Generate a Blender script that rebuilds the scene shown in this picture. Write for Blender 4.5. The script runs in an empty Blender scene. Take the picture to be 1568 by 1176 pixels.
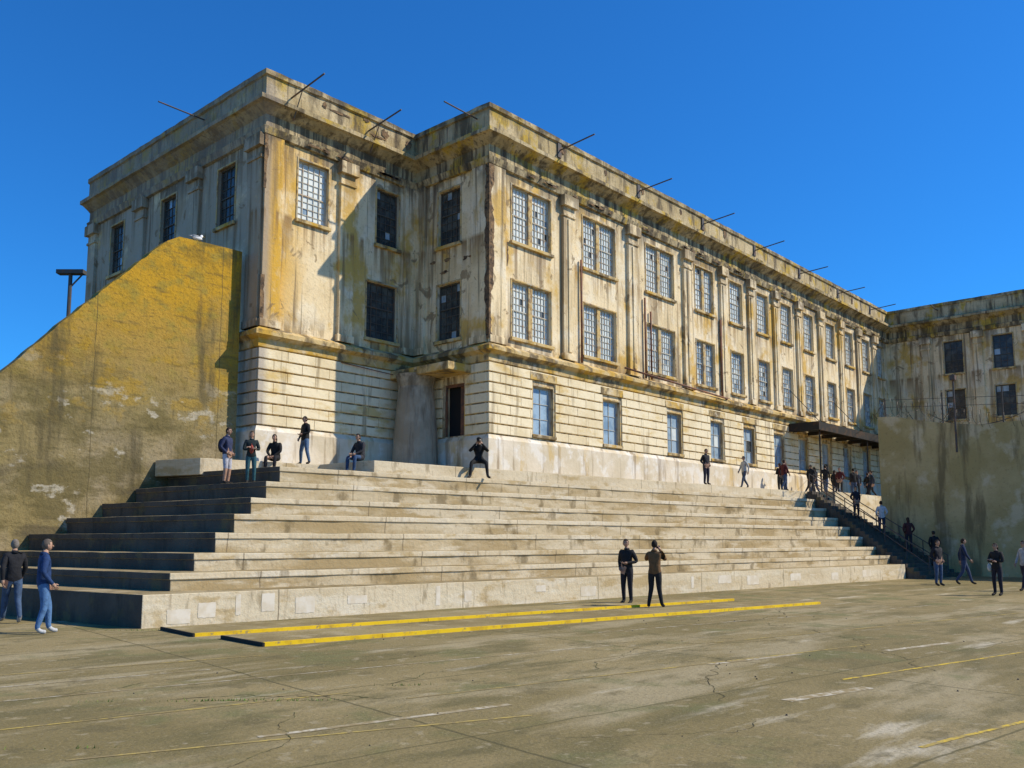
import bpy, math, random
import numpy as np
from mathutils import Vector, Matrix
random.seed(7)
S = bpy.context.scene
COL = S.collection

# ------------------------------------------------------------------ materials
def node_mat(name):
    m = bpy.data.materials.new(name); m.use_nodes = True
    nt = m.node_tree
    b = nt.nodes.get('Principled BSDF')
    return m, nt, b

def make_mat(name, base, layers=(), rough=0.9, bump=0.0, bump_scale=6.0, spec=0.3, metallic=0.0, grooves=None):
    m, nt, b = node_mat(name)
    N = nt.nodes; L = nt.links
    b.inputs['Roughness'].default_value = rough
    b.inputs['Metallic'].default_value = metallic
    if 'Specular IOR Level' in b.inputs: b.inputs['Specular IOR Level'].default_value = spec
    tc = N.new('ShaderNodeTexCoord')
    cur = N.new('ShaderNodeRGB'); cur.outputs[0].default_value = (*base, 1); cur = cur.outputs[0]
    for i, ly in enumerate(layers):
        sc = ly.get('scale', 1.0)
        if not isinstance(sc, tuple): sc = (sc, sc, sc)
        mp = N.new('ShaderNodeMapping')
        mp.inputs['Scale'].default_value = sc
        mp.inputs['Location'].default_value = (i*13.7+3, i*7.1, i*5.3)
        mp.inputs['Rotation'].default_value = (0, 0, ly.get('rot', 0.0))
        L.new(tc.outputs['Object'], mp.inputs['Vector'])
        nz = N.new('ShaderNodeTexNoise')
        nz.inputs['Scale'].default_value = 1.0
        nz.inputs['Detail'].default_value = ly.get('detail', 6)
        nz.inputs['Roughness'].default_value = ly.get('nr', 0.6)
        nz.inputs['Distortion'].default_value = ly.get('dist', 0.0)
        L.new(mp.outputs[0], nz.inputs['Vector'])
        mr = N.new('ShaderNodeMapRange'); mr.clamp = True
        lo, hi = ly.get('thr', (0.45, 0.6))
        mr.inputs['From Min'].default_value = lo; mr.inputs['From Max'].default_value = hi
        mr.inputs['To Max'].default_value = ly.get('s', 1.0)
        L.new(nz.outputs[0], mr.inputs['Value'])
        fac = mr.outputs[0]
        for axis, key in (('Z', 'z'), ('Z', 'z2'), ('X', 'x'), ('Y', 'y')):
            if key in ly:
                sp = N.new('ShaderNodeSeparateXYZ'); L.new(tc.outputs['Object'], sp.inputs[0])
                mz = N.new('ShaderNodeMapRange'); mz.clamp = True
                mz.inputs['From Min'].default_value = ly[key][0]; mz.inputs['From Max'].default_value = ly[key][1]
                L.new(sp.outputs[axis], mz.inputs['Value'])
                mu = N.new('ShaderNodeMath'); mu.operation = 'MULTIPLY'
                L.new(fac, mu.inputs[0]); L.new(mz.outputs[0], mu.inputs[1]); fac = mu.outputs[0]
        mx = N.new('ShaderNodeMix'); mx.data_type = 'RGBA'
        L.new(fac, mx.inputs[0]); L.new(cur, mx.inputs[6])
        mx.inputs[7].default_value = (*ly['c'], 1)
        cur = mx.outputs[2]
    if grooves:
        for rot, spc, w, off, col in grooves:
            mp = N.new('ShaderNodeMapping'); mp.inputs['Rotation'].default_value = (0, 0, rot)
            L.new(tc.outputs['Object'], mp.inputs['Vector'])
            nz = N.new('ShaderNodeTexNoise'); nz.inputs['Scale'].default_value = 1.3; nz.inputs['Detail'].default_value = 5
            L.new(tc.outputs['Object'], nz.inputs['Vector'])
            sp = N.new('ShaderNodeSeparateXYZ'); L.new(mp.outputs[0], sp.inputs[0])
            a = N.new('ShaderNodeMath'); a.operation = 'MULTIPLY_ADD'
            L.new(nz.outputs[0], a.inputs[0]); a.inputs[1].default_value = 0.12; L.new(sp.outputs['X'], a.inputs[2])
            a2 = N.new('ShaderNodeMath'); a2.operation = 'ADD'; a2.inputs[1].default_value = off; L.new(a.outputs[0], a2.inputs[0])
            pp = N.new('ShaderNodeMath'); pp.operation = 'PINGPONG'; pp.inputs[1].default_value = spc/2
            L.new(a2.outputs[0], pp.inputs[0])
            lt = N.new('ShaderNodeMapRange'); lt.clamp = True
            lt.inputs['From Min'].default_value = w; lt.inputs['From Max'].default_value = w*0.4
            lt.inputs['To Max'].default_value = 0.75
            L.new(pp.outputs[0], lt.inputs['Value'])
            mx = N.new('ShaderNodeMix'); mx.data_type = 'RGBA'
            L.new(lt.outputs[0], mx.inputs[0]); L.new(cur, mx.inputs[6]); mx.inputs[7].default_value = (*col, 1)
            cur = mx.outputs[2]
    L.new(cur, b.inputs['Base Color'])
    if bump > 0:
        nz = N.new('ShaderNodeTexNoise'); nz.inputs['Scale'].default_value = bump_scale; nz.inputs['Detail'].default_value = 8
        nz.inputs['Roughness'].default_value = 0.65
        L.new(tc.outputs['Object'], nz.inputs['Vector'])
        bp = N.new('ShaderNodeBump'); bp.inputs['Strength'].default_value = bump; bp.inputs['Distance'].default_value = 0.06
        L.new(nz.outputs[0], bp.inputs['Height']); L.new(bp.outputs[0], b.inputs['Normal'])
    return m

stucco = make_mat('stucco', (.84, .67, .40), [
    dict(c=(.66, .50, .26), scale=.4, thr=(.46, .62), s=.75),
    dict(c=(.86, .76, .56), scale=.8, thr=(.5, .6), s=.6),
    dict(c=(.62, .36, .04), scale=(.5, .5, .4), thr=(.54, .62), s=.8),
    dict(c=(.66, .36, .02), scale=(.9, .9, .5), thr=(.38, .50), s=.9, x=(19.9, 18.2), y=(28.9, 28.35)),
    dict(c=(.36, .30, .23), scale=.6, thr=(.3, .45), s=.8, x=(18.0, 17.7)),  # greys the left side wall: its shade mixed into the stucco colour
    dict(c=(.23, .16, .085), scale=(1.6, 1.6, .09), thr=(.545, .64), s=.75),
    dict(c=(.14, .10, .06), scale=(4.2, 4.2, .13), thr=(.585, .66), s=.7),
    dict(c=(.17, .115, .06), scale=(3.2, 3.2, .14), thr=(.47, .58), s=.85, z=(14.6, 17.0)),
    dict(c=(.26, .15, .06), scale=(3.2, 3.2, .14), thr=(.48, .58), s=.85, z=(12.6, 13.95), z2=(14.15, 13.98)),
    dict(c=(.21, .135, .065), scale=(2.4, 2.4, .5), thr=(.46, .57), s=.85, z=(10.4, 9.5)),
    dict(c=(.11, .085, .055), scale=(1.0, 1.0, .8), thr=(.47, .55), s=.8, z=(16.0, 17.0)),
    dict(c=(.24, .16, .08), scale=(1.3, 1.3, 1.1), thr=(.60, .64), s=.75, dist=.8),
    dict(c=(.42, .31, .17), scale=9, thr=(.55, .69), s=.45),
], bump=.45)
rustic = make_mat('rusticated_stone', (.86, .73, .48), [
    dict(c=(.70, .56, .32), scale=.7, thr=(.47, .62), s=.7),
    dict(c=(.62, .40, .09), scale=(.5, .5, 1.2), thr=(.55, .65), s=.7),
    dict(c=(.38, .33, .28), scale=.6, thr=(.3, .45), s=.75, x=(18.0, 17.7)),  # shade of the left side wall mixed into the stone colour
    dict(c=(.26, .19, .10), scale=(2.0, 2.0, .2), thr=(.565, .66), s=.7),
    dict(c=(.5, .4, .25), scale=9, thr=(.56, .7), s=.35),
], bump=.35)
plinth_m = make_mat('plinth_plaster', (.76, .66, .50), [
    dict(c=(.60, .50, .33), scale=.6, thr=(.42, .6), s=.8),
    dict(c=(.80, .75, .65), scale=1.4, thr=(.52, .6), s=.7),
    dict(c=(.60, .40, .12), scale=(1.2, 1.2, .4), thr=(.56, .66), s=.7),
    dict(c=(.26, .18, .10), scale=(2.5, 2.5, .25), thr=(.54, .65), s=.7)], bump=.3)
bay_m = make_mat('bay_plaster', (.46, .38, .27), [  # darker plaster: shade of the recess put into the colour, deepest near the top
    dict(c=(.32, .25, .16), scale=.7, thr=(.42, .6), s=.8),
    dict(c=(.15, .11, .07), scale=(2.5, 2.5, .3), thr=(.50, .62), s=.7),
    dict(c=(.10, .08, .05), scale=2, thr=(.4, .55), s=.7, z=(7.2, 8.4))], bump=.4)
cornice_m = make_mat('cornice_concrete', (.58, .46, .26), [
    dict(c=(.40, .30, .14), scale=.6, thr=(.42, .58), s=.8),
    dict(c=(.52, .34, .03), scale=.8, thr=(.52, .60), s=.85),
    dict(c=(.095, .07, .04), scale=(1.6, 1.6, .4), thr=(.50, .62), s=.85),
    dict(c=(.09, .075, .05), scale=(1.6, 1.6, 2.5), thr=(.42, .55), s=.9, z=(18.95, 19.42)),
    dict(c=(.07, .055, .035), scale=(3.5, 3.5, .3), thr=(.48, .60), s=.85, z2=(18.0, 17.7)),  # grime streaks doubling as painted shade on the cornice base
    dict(c=(.08, .06, .04), scale=(5, 5, .3), thr=(.55, .64), s=.75),
    dict(c=(.30, .25, .20), scale=.6, thr=(.3, .45), s=.6, x=(18.0, 17.7)),  # left side only: shade blended into the concrete colour
    dict(c=(.22, .17, .10), scale=8, thr=(.54, .69), s=.5)], bump=.7)
belt_m = make_mat('belt_course', (.60, .44, .20), [
    dict(c=(.55, .32, .03), scale=1.0, thr=(.48, .6), s=.85),
    dict(c=(.13, .095, .055), scale=(1.5, 1.5, 1), thr=(.48, .58), s=.85),
    dict(c=(.70, .60, .42), scale=2.0, thr=(.56, .66), s=.6)], bump=.5)
spall_m = make_mat('spalled_concrete', (.13, .085, .05), [
    dict(c=(.28, .17, .08), scale=3, thr=(.45, .6)), dict(c=(.04, .03, .02), scale=7, thr=(.5, .65))], bump=1)
frame_m = make_mat('window_frame', (.46, .44, .36), [dict(c=(.38, .20, .07), scale=4, thr=(.5, .65), s=.8)], rough=.7)
surr_m = make_mat('window_surround', (.58, .40, .15), [dict(c=(.40, .37, .28), scale=2, thr=(.45, .6), s=.8), dict(c=(.22, .12, .05), scale=5, thr=(.5, .62), s=.8)], rough=.8)
frame_dk = make_mat('window_bars', (.09, .085, .07), [dict(c=(.18, .09, .04), scale=4, thr=(.5, .65), s=.8)], rough=.7)
pane_a = make_mat('frosted_pane', (.70, .73, .67), [dict(c=(.54, .60, .58), scale=1.2, thr=(.45, .6))], rough=.45, spec=.4)
pane_b = make_mat('bluish_pane', (.36, .46, .52), [dict(c=(.22, .30, .36), scale=1.5, thr=(.45, .6))], rough=.2, spec=.6)
pane_c = make_mat('broken_pane', (.04, .045, .045), [dict(c=(.09,.10,.09), scale=2, thr=(.45,.6))], rough=.2)
pipe_m = make_mat('rusty_pipe', (.24, .10, .05), [dict(c=(.12, .07, .05), scale=3, thr=(.45, .6))], rough=.7)
pole_m = make_mat('grey_steel', (.08, .075, .07), [dict(c=(.15, .08, .05), scale=3, thr=(.52, .62))], rough=.7)
black_steel = make_mat('dark_canopy_steel', (.025, .023, .02), [dict(c=(.06, .035, .02), scale=3, thr=(.52, .62))], rough=.8)
roof_m = make_mat('roof_tar', (.12, .12, .12), bump=.2)
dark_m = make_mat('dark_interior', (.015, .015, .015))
SG = [(math.radians(5.4), 5.3, .022, .7, (.16, .12, .07))]
step_m = make_mat('step_concrete', (.68, .57, .38), [
    dict(c=(.55, .43, .25), scale=(.22, .22, 1.2), thr=(.46, .62), s=.75),
    dict(c=(.74, .66, .50), scale=(.5, .5, 2.2), thr=(.54, .63), s=.6),
    dict(c=(.44, .31, .13), scale=(.9, .9, 2.0), thr=(.56, .64), s=.7),
    dict(c=(.22, .16, .08), scale=(2.4, 2.4, .7), thr=(.60, .68), s=.6),
    dict(c=(.22, .15, .07), scale=(5, 5, .6), thr=(.60, .70), s=.5),
    dict(c=(.40, .30, .17), scale=11, thr=(.56, .7), s=.4)], bump=.45, grooves=SG)
riser_m = make_mat('step_riser_stained', (.58, .47, .29), [
    dict(c=(.38, .27, .12), scale=(.35, .35, 1.5), thr=(.44, .58), s=.85),
    dict(c=(.68, .58, .40), scale=(.5, .5, 2.0), thr=(.54, .61), s=.7),
    dict(c=(.18, .13, .06), scale=(1.6, 1.6, .9), thr=(.56, .65), s=.7),
    dict(c=(.28, .2, .1), scale=11, thr=(.56, .7), s=.45)], bump=.45, grooves=SG)
tread_m = make_mat('step_tread', (.38, .30, .16), [
    dict(c=(.26, .19, .08), scale=.6, thr=(.42, .58), s=.9),
    dict(c=(.50, .42, .27), scale=(.9, 2.2, 1), thr=(.54, .62), s=.6),
    dict(c=(.12, .095, .045), scale=2.4, thr=(.53, .65), s=.7)], bump=.4)
shade_dark_m = make_mat('shade_dark_concrete', (.12, .10, .075), [  # shade of the steps' left faces put into the colour; reused on flight, gravel
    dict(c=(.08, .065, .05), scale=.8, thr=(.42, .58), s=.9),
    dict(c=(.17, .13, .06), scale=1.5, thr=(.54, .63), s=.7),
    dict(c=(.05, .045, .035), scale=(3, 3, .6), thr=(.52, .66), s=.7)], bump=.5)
moss_m = make_mat('mossy_concrete', (.27, .205, .08), [
    dict(c=(.34, .27, .16), scale=.35, thr=(.42, .58), s=.85, z=(8.0, 4)),
    dict(c=(.155, .12, .042), scale=(.6, .6, 1.0), thr=(.46, .57), s=.85),
    dict(c=(.52, .285, .012), scale=(.30, .30, .3), thr=(.27, .47), s=.92, z=(6.4, 10.3)),
    dict(c=(.40, .24, .02), scale=(.7, .7, 1.0), thr=(.53, .60), s=.7, z=(4.5, 7)),
    dict(c=(.28, .22, .04), scale=(1.4, 1.4, 2.0), thr=(.50, .62), s=.6, z=(5.5, 9)),
    dict(c=(.08, .065, .018), scale=1.8, thr=(.44, .57), s=.65, z=(10.8, 12.4)),
    dict(c=(.50, .44, .32), scale=(1.0, 1.0, 1.6), thr=(.60, .65), s=.85, z=(8, 6)),
    dict(c=(.085, .068, .032), scale=(1.2, 1.2, .16), thr=(.53, .64), s=.75),
    dict(c=(.10, .08, .045), scale=(.5, .5, 1.0), thr=(.52, .62), s=.75, z=(6.0, 3.0)),
    dict(c=(.10, .08, .03), scale=(1.0, 1.0, 5), thr=(.56, .66), s=.5),
    dict(c=(.10, .075, .025), scale=11, thr=(.53, .67), s=.55)], bump=.8,
    grooves=[(0, 4.4, .018, 1.1, (.09, .07, .03))])
yard_m = make_mat('yard_wall_concrete', (.50, .40, .20), [
    dict(c=(.36, .28, .11), scale=.4, thr=(.42, .6), s=.8),
    dict(c=(.62, .54, .37), scale=.8, thr=(.54, .63), s=.6),
    dict(c=(.15, .115, .055), scale=(1.3, 1.3, .2), thr=(.53, .64), s=.75),
    dict(c=(.16, .12, .07), scale=8, thr=(.57, .7), s=.4)], bump=.4)
ground_m = make_mat('yard_concrete', (.295, .228, .098), [
    dict(c=(.20, .155, .055), scale=.15, thr=(.42, .56), s=.9),
    dict(c=(.38, .31, .17), scale=(.22, .8, 1), rot=.2, thr=(.51, .62), s=.75),
    dict(c=(.60, .53, .38), scale=(.30, 1.5, 1), rot=.25, thr=(.61, .70), s=.65),
    dict(c=(.145, .12, .042), scale=(.45, 1.2, 1), rot=.2, thr=(.52, .63), s=.8),
    dict(c=(.15, .15, .05), scale=.7, thr=(.56, .66), s=.7),
    dict(c=(.13, .105, .04), scale=1.9, thr=(.58, .66), s=.6),
    dict(c=(.42, .35, .21), scale=4, thr=(.60, .67), s=.5),
    dict(c=(.13, .10, .045), scale=24, thr=(.53, .67), s=.55),
    dict(c=(.42, .35, .22), scale=48, thr=(.56, .69), s=.4)], bump=.4, bump_scale=16,
    grooves=[(math.radians(8), 6.1, .026, 1.0, (.08, .068, .025)), (math.radians(8)+math.pi/2, 3.05, .022, .4, (.10, .085, .03))])
slab_m = make_mat('slab_concrete', (.32, .25, .11), [
    dict(c=(.22, .165, .065), scale=.5, thr=(.42, .58), s=.9),
    dict(c=(.44, .36, .21), scale=1.2, thr=(.55, .64), s=.6),
    dict(c=(.15, .12, .05), scale=20, thr=(.55, .68), s=.5)], bump=.3, bump_scale=14)
yellow_m = make_mat('yellow_paint', (.82, .54, .015), [dict(c=(.60, .36, .02), scale=3, thr=(.5, .62), s=.8),
    dict(c=(.34, .25, .1), scale=9, thr=(.58, .66), s=.9)])
linepaint_m = make_mat('worn_line_paint', (.50, .37, .09), [dict(c=(.27, .205, .09), scale=2.0, thr=(.42, .60), s=1),
    dict(c=(.26, .2, .09), scale=14, thr=(.47, .62), s=1)])
wline_m = make_mat('worn_white_line', (.58, .52, .38), [dict(c=(.29, .22, .10), scale=2.4, thr=(.42, .60), s=1),
    dict(c=(.29, .22, .10), scale=12, thr=(.45, .6), s=1)])
yline_m = make_mat('faded_yellow_line', (.68, .47, .04), [dict(c=(.30, .23, .09), scale=3.5, thr=(.44, .6), s=1),
    dict(c=(.28, .21, .09), scale=18, thr=(.5, .62), s=1)])
patch_m = make_mat('patched_paint', (.76, .68, .54), [dict(c=(.66, .56, .40), scale=3, thr=(.42, .6), s=.9)])
black_m = make_mat('black_edge', (.025, .025, .022))
crack_m = make_mat('crack_dirt', (.075, .06, .025), [dict(c=(.08, .10, .02), scale=2, thr=(.5, .6))])
grass_m = make_mat('grass', (.10, .20, .03), [dict(c=(.2, .22, .05), scale=20)])
wire_m = make_mat('barbed_wire', (.08, .07, .06), metallic=.5, rough=.6)

# ------------------------------------------------------------------ mesh helpers
class MB:
    def __init__(s): s.v = []; s.f = []; s.m = []
    def face(s, pts, m=0):
        i = len(s.v); s.v += [tuple(p) for p in pts]; s.f.append(tuple(range(i, i+len(pts)))); s.m.append(m)
    def box8(s, P, m=0):
        i = len(s.v); s.v += [tuple(p) for p in P]
        for q in ((3,2,1,0),(4,5,6,7),(0,1,5,4),(1,2,6,5),(2,3,7,6),(3,0,4,7)):
            s.f.append(tuple(i+k for k in q)); s.m.append(m)
    def fbox(s, F, u0, u1, n0, n1, z0, z1, m=0):
        s.box8([fp(F,u0,n0,z0), fp(F,u1,n0,z0), fp(F,u1,n1,z0), fp(F,u0,n1,z0),
                fp(F,u0,n0,z1), fp(F,u1,n0,z1), fp(F,u1,n1,z1), fp(F,u0,n1,z1)], m)
    def tube(s, a, b, r, m=0, n=8, r2=None):
        a = Vector(a); b = Vector(b); d = (b-a).normalized()
        t = Vector((0,0,1)) if abs(d.z) < .9 else Vector((1,0,0))
        x = d.cross(t).normalized(); y = d.cross(x)
        r2 = r if r2 is None else r2
        i = len(s.v)
        for k in range(n):
            c = math.cos(2*math.pi*k/n); q = math.sin(2*math.pi*k/n)
            s.v.append(tuple(a+(x*c+y*q)*r)); s.v.append(tuple(b+(x*c+y*q)*r2))
        for k in range(n):
            j = (k+1) % n
            s.f.append((i+2*k, i+2*j, i+2*j+1, i+2*k+1)); s.m.append(m)
        s.f.append(tuple(i+2*k for k in range(n))[::-1]); s.m.append(m)
        s.f.append(tuple(i+2*k+1 for k in range(n))); s.m.append(m)
    def prism(s, poly, z0, z1, m=0, jz=0.0, mtop=None, nside=0, mside=0):
        i = len(s.v); n = len(poly)
        s.v += [(p[0], p[1], z0) for p in poly]
        s.v += [(p[0], p[1], z1+random.uniform(-jz, jz)) for p in poly]
        s.f.append(tuple(range(i, i+n))[::-1]); s.m.append(m)
        s.f.append(tuple(range(i+n, i+2*n))); s.m.append(m if mtop is None else mtop)
        for k in range(n):
            j = (k+1) % n
            s.f.append((i+k, i+j, i+n+j, i+n+k)); s.m.append(mside if k < nside else m)
    def obj(s, name, mats, parent=None, smooth=False, bevel=0):
        me = bpy.data.meshes.new(name); me.from_pydata(s.v, [], s.f); me.validate()
        for m in mats: me.materials.append(m)
        if len(me.polygons) == len(s.m): me.polygons.foreach_set('material_index', s.m)
        if smooth: me.polygons.foreach_set('use_smooth', [True]*len(me.polygons))
        o = bpy.data.objects.new(name, me); COL.objects.link(o)
        if parent: o.parent = parent
        if bevel:
            b = o.modifiers.new('bevel', 'BEVEL'); b.width = bevel; b.segments = 2; b.limit_method = 'ANGLE'; b.angle_limit = math.radians(40)
        return o
def fp(F, u, n, z):
    ox, oy, ux, uy, nx, ny = F
    return (ox+ux*u+nx*n, oy+uy*u+ny*n, z)
def empty(name):
    e = bpy.data.objects.new(name, None); COL.objects.link(e); e.empty_display_size = .3; return e

# ------------------------------------------------------------------ ground
g = MB(); g.face([(-1500,-1500,0),(1500,-1500,0),(1500,1500,0),(-1500,1500,0)])
g.obj('ground', [ground_m])

# ------------------------------------------------------------------ cellhouse building
bld = empty('cellhouse_building')
BX, BY, CX, CY, EX = 17.59, 28.27, 25.09, 23.83, 70.0
F_side = (BX, BY, 0, 1, -1, 0); F_front = (BX, BY, 1, 0, 0, -1)
F_ret = (CX, CY, 0, 1, -1, 0); F_long = (CX, CY, 1, 0, 0, -1); F_wing = (EX, CY, 0, -1, -1, 0)
walls = MB(); wins = MB(); rus = MB(); trim = MB()
UPZ = (14.05, 16.45); LOZ = (10.0, 12.38); BAZ = (6.12, 8.15)

def window(F, u0, u1, z0, z1, cols, rows, dark=False, frost=.8):
    d = -.17
    fm = 4 if dark else 3
    f = .05
    wins.fbox(F, u0, u0+f, d-.05, d+.05, z0, z1, fm); wins.fbox(F, u1-f, u1, d-.05, d+.05, z0, z1, fm)
    wins.fbox(F, u0+f, u1-f, d-.05, d+.05, z0, z0+f, fm); wins.fbox(F, u0+f, u1-f, d-.05, d+.05, z1-f, z1, fm)
    iu0, iu1, iz0, iz1 = u0+f, u1-f, z0+f, z1-f
    cw = (iu1-iu0)/cols; rh = (iz1-iz0)/rows
    for i in range(cols):
        for j in range(rows):
            r = random.random()
            if dark: m = 2 if r < .95 else 1
            else: m = 0 if r < frost else (1 if r < .975 else 2)
            n = d-.01-random.random()*.004
            a, b_, c, e = iu0+i*cw, iu0+(i+1)*cw, iz0+j*rh, iz0+(j+1)*rh
            t = random.uniform(-.006, .006)
            wins.face([fp(F,a,n,c), fp(F,b_,n+t,c), fp(F,b_,n+t,e), fp(F,a,n,e)], m)
    for i in range(1, cols):
        wins.fbox(F, iu0+i*cw-.011, iu0+i*cw+.011, d, d+.02, iz0, iz1, fm)
    for j in range(1, rows):
        wins.fbox(F, iu0, iu1, d+.002, d+.018, iz0+j*rh-.011, iz0+j*rh+.011, fm)
    if rows > 4:
        jj = round(rows/2); wins.fbox(F, iu0, iu1, d-.01, d+.035, iz0+rh*jj-.025, iz0+rh*jj+.025, fm)
    if cols > 4:
        for c_ in (1, cols-1): wins.fbox(F, iu0+cw*c_-.02, iu0+cw*c_+.02, d-.01, d+.03, iz0+rh, iz1-rh, fm)

def wall(F, length, z0, z1, openings, u_start=0.0, m=0, depth=.3):
    us = sorted({u_start, length, *[o[0] for o in openings], *[o[1] for o in openings]})
    zs = sorted({z0, z1, *[o[2] for o in openings], *[o[3] for o in openings]})
    for i in range(len(us)-1):
        for j in range(len(zs)-1):
            uc = (us[i]+us[i+1])/2; zc = (zs[j]+zs[j+1])/2
            if any(o[0] < uc < o[1] and o[2] < zc < o[3] for o in openings): continue
            walls.face([fp(F,us[i],0,zs[j]), fp(F,us[i+1],0,zs[j]), fp(F,us[i+1],0,zs[j+1]), fp(F,us[i],0,zs[j+1])], m)
    for o in openings:
        a, b_, c, e = o[:4]
        for q in (((a,0,c),(b_,0,c),(b_,-depth,c),(a,-depth,c)), ((a,0,e),(b_,0,e),(b_,-depth,e),(a,-depth,e)),
                  ((a,0,c),(a,0,e),(a,-depth,e),(a,-depth,c)), ((b_,0,c),(b_,0,e),(b_,-depth,e),(b_,-depth,c))):
            walls.face([fp(F,*p) for p in q], m)
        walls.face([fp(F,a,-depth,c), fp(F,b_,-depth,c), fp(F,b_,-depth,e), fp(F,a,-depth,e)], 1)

def opening(F, ops, uc, w, z, pair=False, dark=False, cols=5, rows=7, frost=.8):
    u0, u1 = uc-w/2, uc+w/2
    ops.append((u0, u1, z[0], z[1]))
    if pair:
        g_ = .13
        window(F, u0, uc-g_, z[0], z[1], cols, rows, dark, frost); window(F, uc+g_, u1, z[0], z[1], cols, rows, dark, frost)
        trim.fbox(F, uc-g_, uc+g_, -.28, -.06, z[0], z[1], 2)
    else:
        window(F, u0, u1, z[0], z[1], cols, rows, dark, frost)
    trim.fbox(F, u0-.12, u1+.12, -.02, .13, z[0]-.14, z[0]-.004, 1)
    trim.fbox(F, u0-.08, u0-.004, -.01, .03, z[0], z[1]+.08, 2)
    trim.fbox(F, u1+.004, u1+.08, -.01, .03, z[0], z[1]+.08, 2)
    trim.fbox(F, u0, u1, -.01, .032, z[1]+.004, z[1]+.08, 2)

ops = []
bays = [(27.7,2.5,True),(32.5,2.5,True),(37.65,2.55,True),(42.05,1.9,True),(45.6,1.45,False),(48.9,1.4,False),(52.1,1.4,False),
        (55.4,1.4,False),(58.9,1.4,False),(62.2,1.4,False),(65.4,1.4,False),(68.3,1.3,False)]
for i, (x, w, p) in enumerate(bays):
    c = 5 if p and w > 2 else (3 if p else 5)
    opening(F_long, ops, x-CX, w, UPZ, p, cols=c, rows=8, frost=.95)
    opening(F_long, ops, x-CX, w, LOZ, p, cols=c, rows=8, frost=.93 if i < 3 else .35)
bops = []
for x in (28.4,33.3,38.7,43.0,46.7,50.5,53.9,57.5,61.0,64.5,67.9):
    opening(F_long, bops, x-CX, 1.3, BAZ, False, cols=2, rows=3, frost=.1)
ops += bops
wall(F_long, EX-CX, 4.0, 17.0, ops)
opf = []
opening(F_front, opf, 2.17, 1.4, UPZ, cols=5, rows=9, frost=.95)
opening(F_front, opf, 5.95, 1.2, UPZ, dark=True, cols=4, rows=7)
opening(F_front, opf, 5.7, 1.6, LOZ, dark=True, cols=5, rows=7)
wall(F_front, CX-BX, 4.0, 17.0, opf)
opr = []
opening(F_ret, opr, 2.3, 1.3, UPZ, dark=True, cols=4, rows=7)
opening(F_ret, opr, 2.3, 1.35, LOZ, dark=True, cols=4, rows=7)
door = (1.35, 2.5, 5.95, 8.1)
opr.append(door)
wall(F_ret, BY-CY, 4.0, 17.0, opr)
wins.fbox(F_ret, 1.35, 1.75, -.25, -.2, 5.95, 8.1, 5)
wins.fbox(F_ret, 1.42, 1.68, -.2, -.17, 6.1, 7.0, 5)
wins.fbox(F_ret, 1.35, 2.5, -.12, -.08, 7.98, 8.1, 5); wins.fbox(F_ret, 2.42, 2.5, -.12, -.08, 5.95, 7.98, 5)
ops_ = []
for y in (30.98, 35.7, 40.6):
    opening(F_side, ops_, y-BY, 1.3, UPZ, dark=True, cols=4, rows=6)
    opening(F_side, ops_, y-BY, 1.3, LOZ, dark=True, cols=4, rows=6)
wall(F_side, 15.43, 0, 17.0, ops_)
opw = []
for y in (19.1, 15.8, 12.5, 9.2):
    opening(F_wing, opw, CY-y, 1.3, UPZ, dark=True, cols=3, rows=5)
    opening(F_wing, opw, CY-y, 1.3, (10.6, 12.8), dark=True, cols=3, rows=5)
wall(F_wing, 22, 0, 17.0, opw)
for a, b_ in (((BX,43.7),(85,43.7)), ((85,43.7),(85,1.83)), ((85,1.83),(EX,1.83))):
    walls.face([(a[0],a[1],0),(b_[0],b_[1],0),(b_[0],b_[1],19.3),(a[0],a[1],19.3)], 0)
for x0,x1,y0,y1 in ((BX+.2,CX+.2,BY+.2,43.7),(CX+.2,EX+.2,CY+.2,43.7),(EX+.2,85,1.83,43.7)):
    walls.face([(x0,y0,18.5),(x1,y0,18.5),(x1,y1,18.5),(x0,y1,18.5)], 2)
walls.obj('walls', [stucco, dark_m, roof_m], bld)

def rustication(F, length, ops, start=-.06, end=None, proud=.08):
    end = length if end is None else end
    ch = .41; z = 5.92; k = 0
    while z + ch < 8.86:
        cuts = [start]; u = start + (.65 if k % 2 else 1.25)
        while u < end-.3: cuts.append(u); u += 1.25
        cuts.append(end)
        for a, b_ in zip(cuts, cuts[1:]):
            segs = [(a, b_)]
            for o in ops:
                if o[3] > z+.02 and o[2] < z+ch-.02:
                    ns = []
                    for s0, s1 in segs:
                        if o[1]+.1 <= s0 or o[0]-.1 >= s1: ns.append((s0, s1)); continue
                        if s0 < o[0]-.1: ns.append((s0, o[0]-.1))
                        if s1 > o[1]+.1: ns.append((o[1]+.1, s1))
                    segs = ns
            for s0, s1 in segs:
                if s1-s0 > .08:
                    p = proud+random.uniform(-.006, .006)
                    rus.fbox(F, s0+(.007 if s0 > start else 0), s1-.007, -.02, p, z+.035, z+ch-.028, 0)
        z += ch; k += 1
rustication(F_long, EX-CX, bops)
rustication(F_front, CX-BX, [], end=CX-BX-.1)
rustication(F_ret, BY-CY, [door], start=.03)
rustication(F_side, 15.43, [], start=.03)
rus.obj('rusticated_courses', [rustic], bld, bevel=.015)

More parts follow.
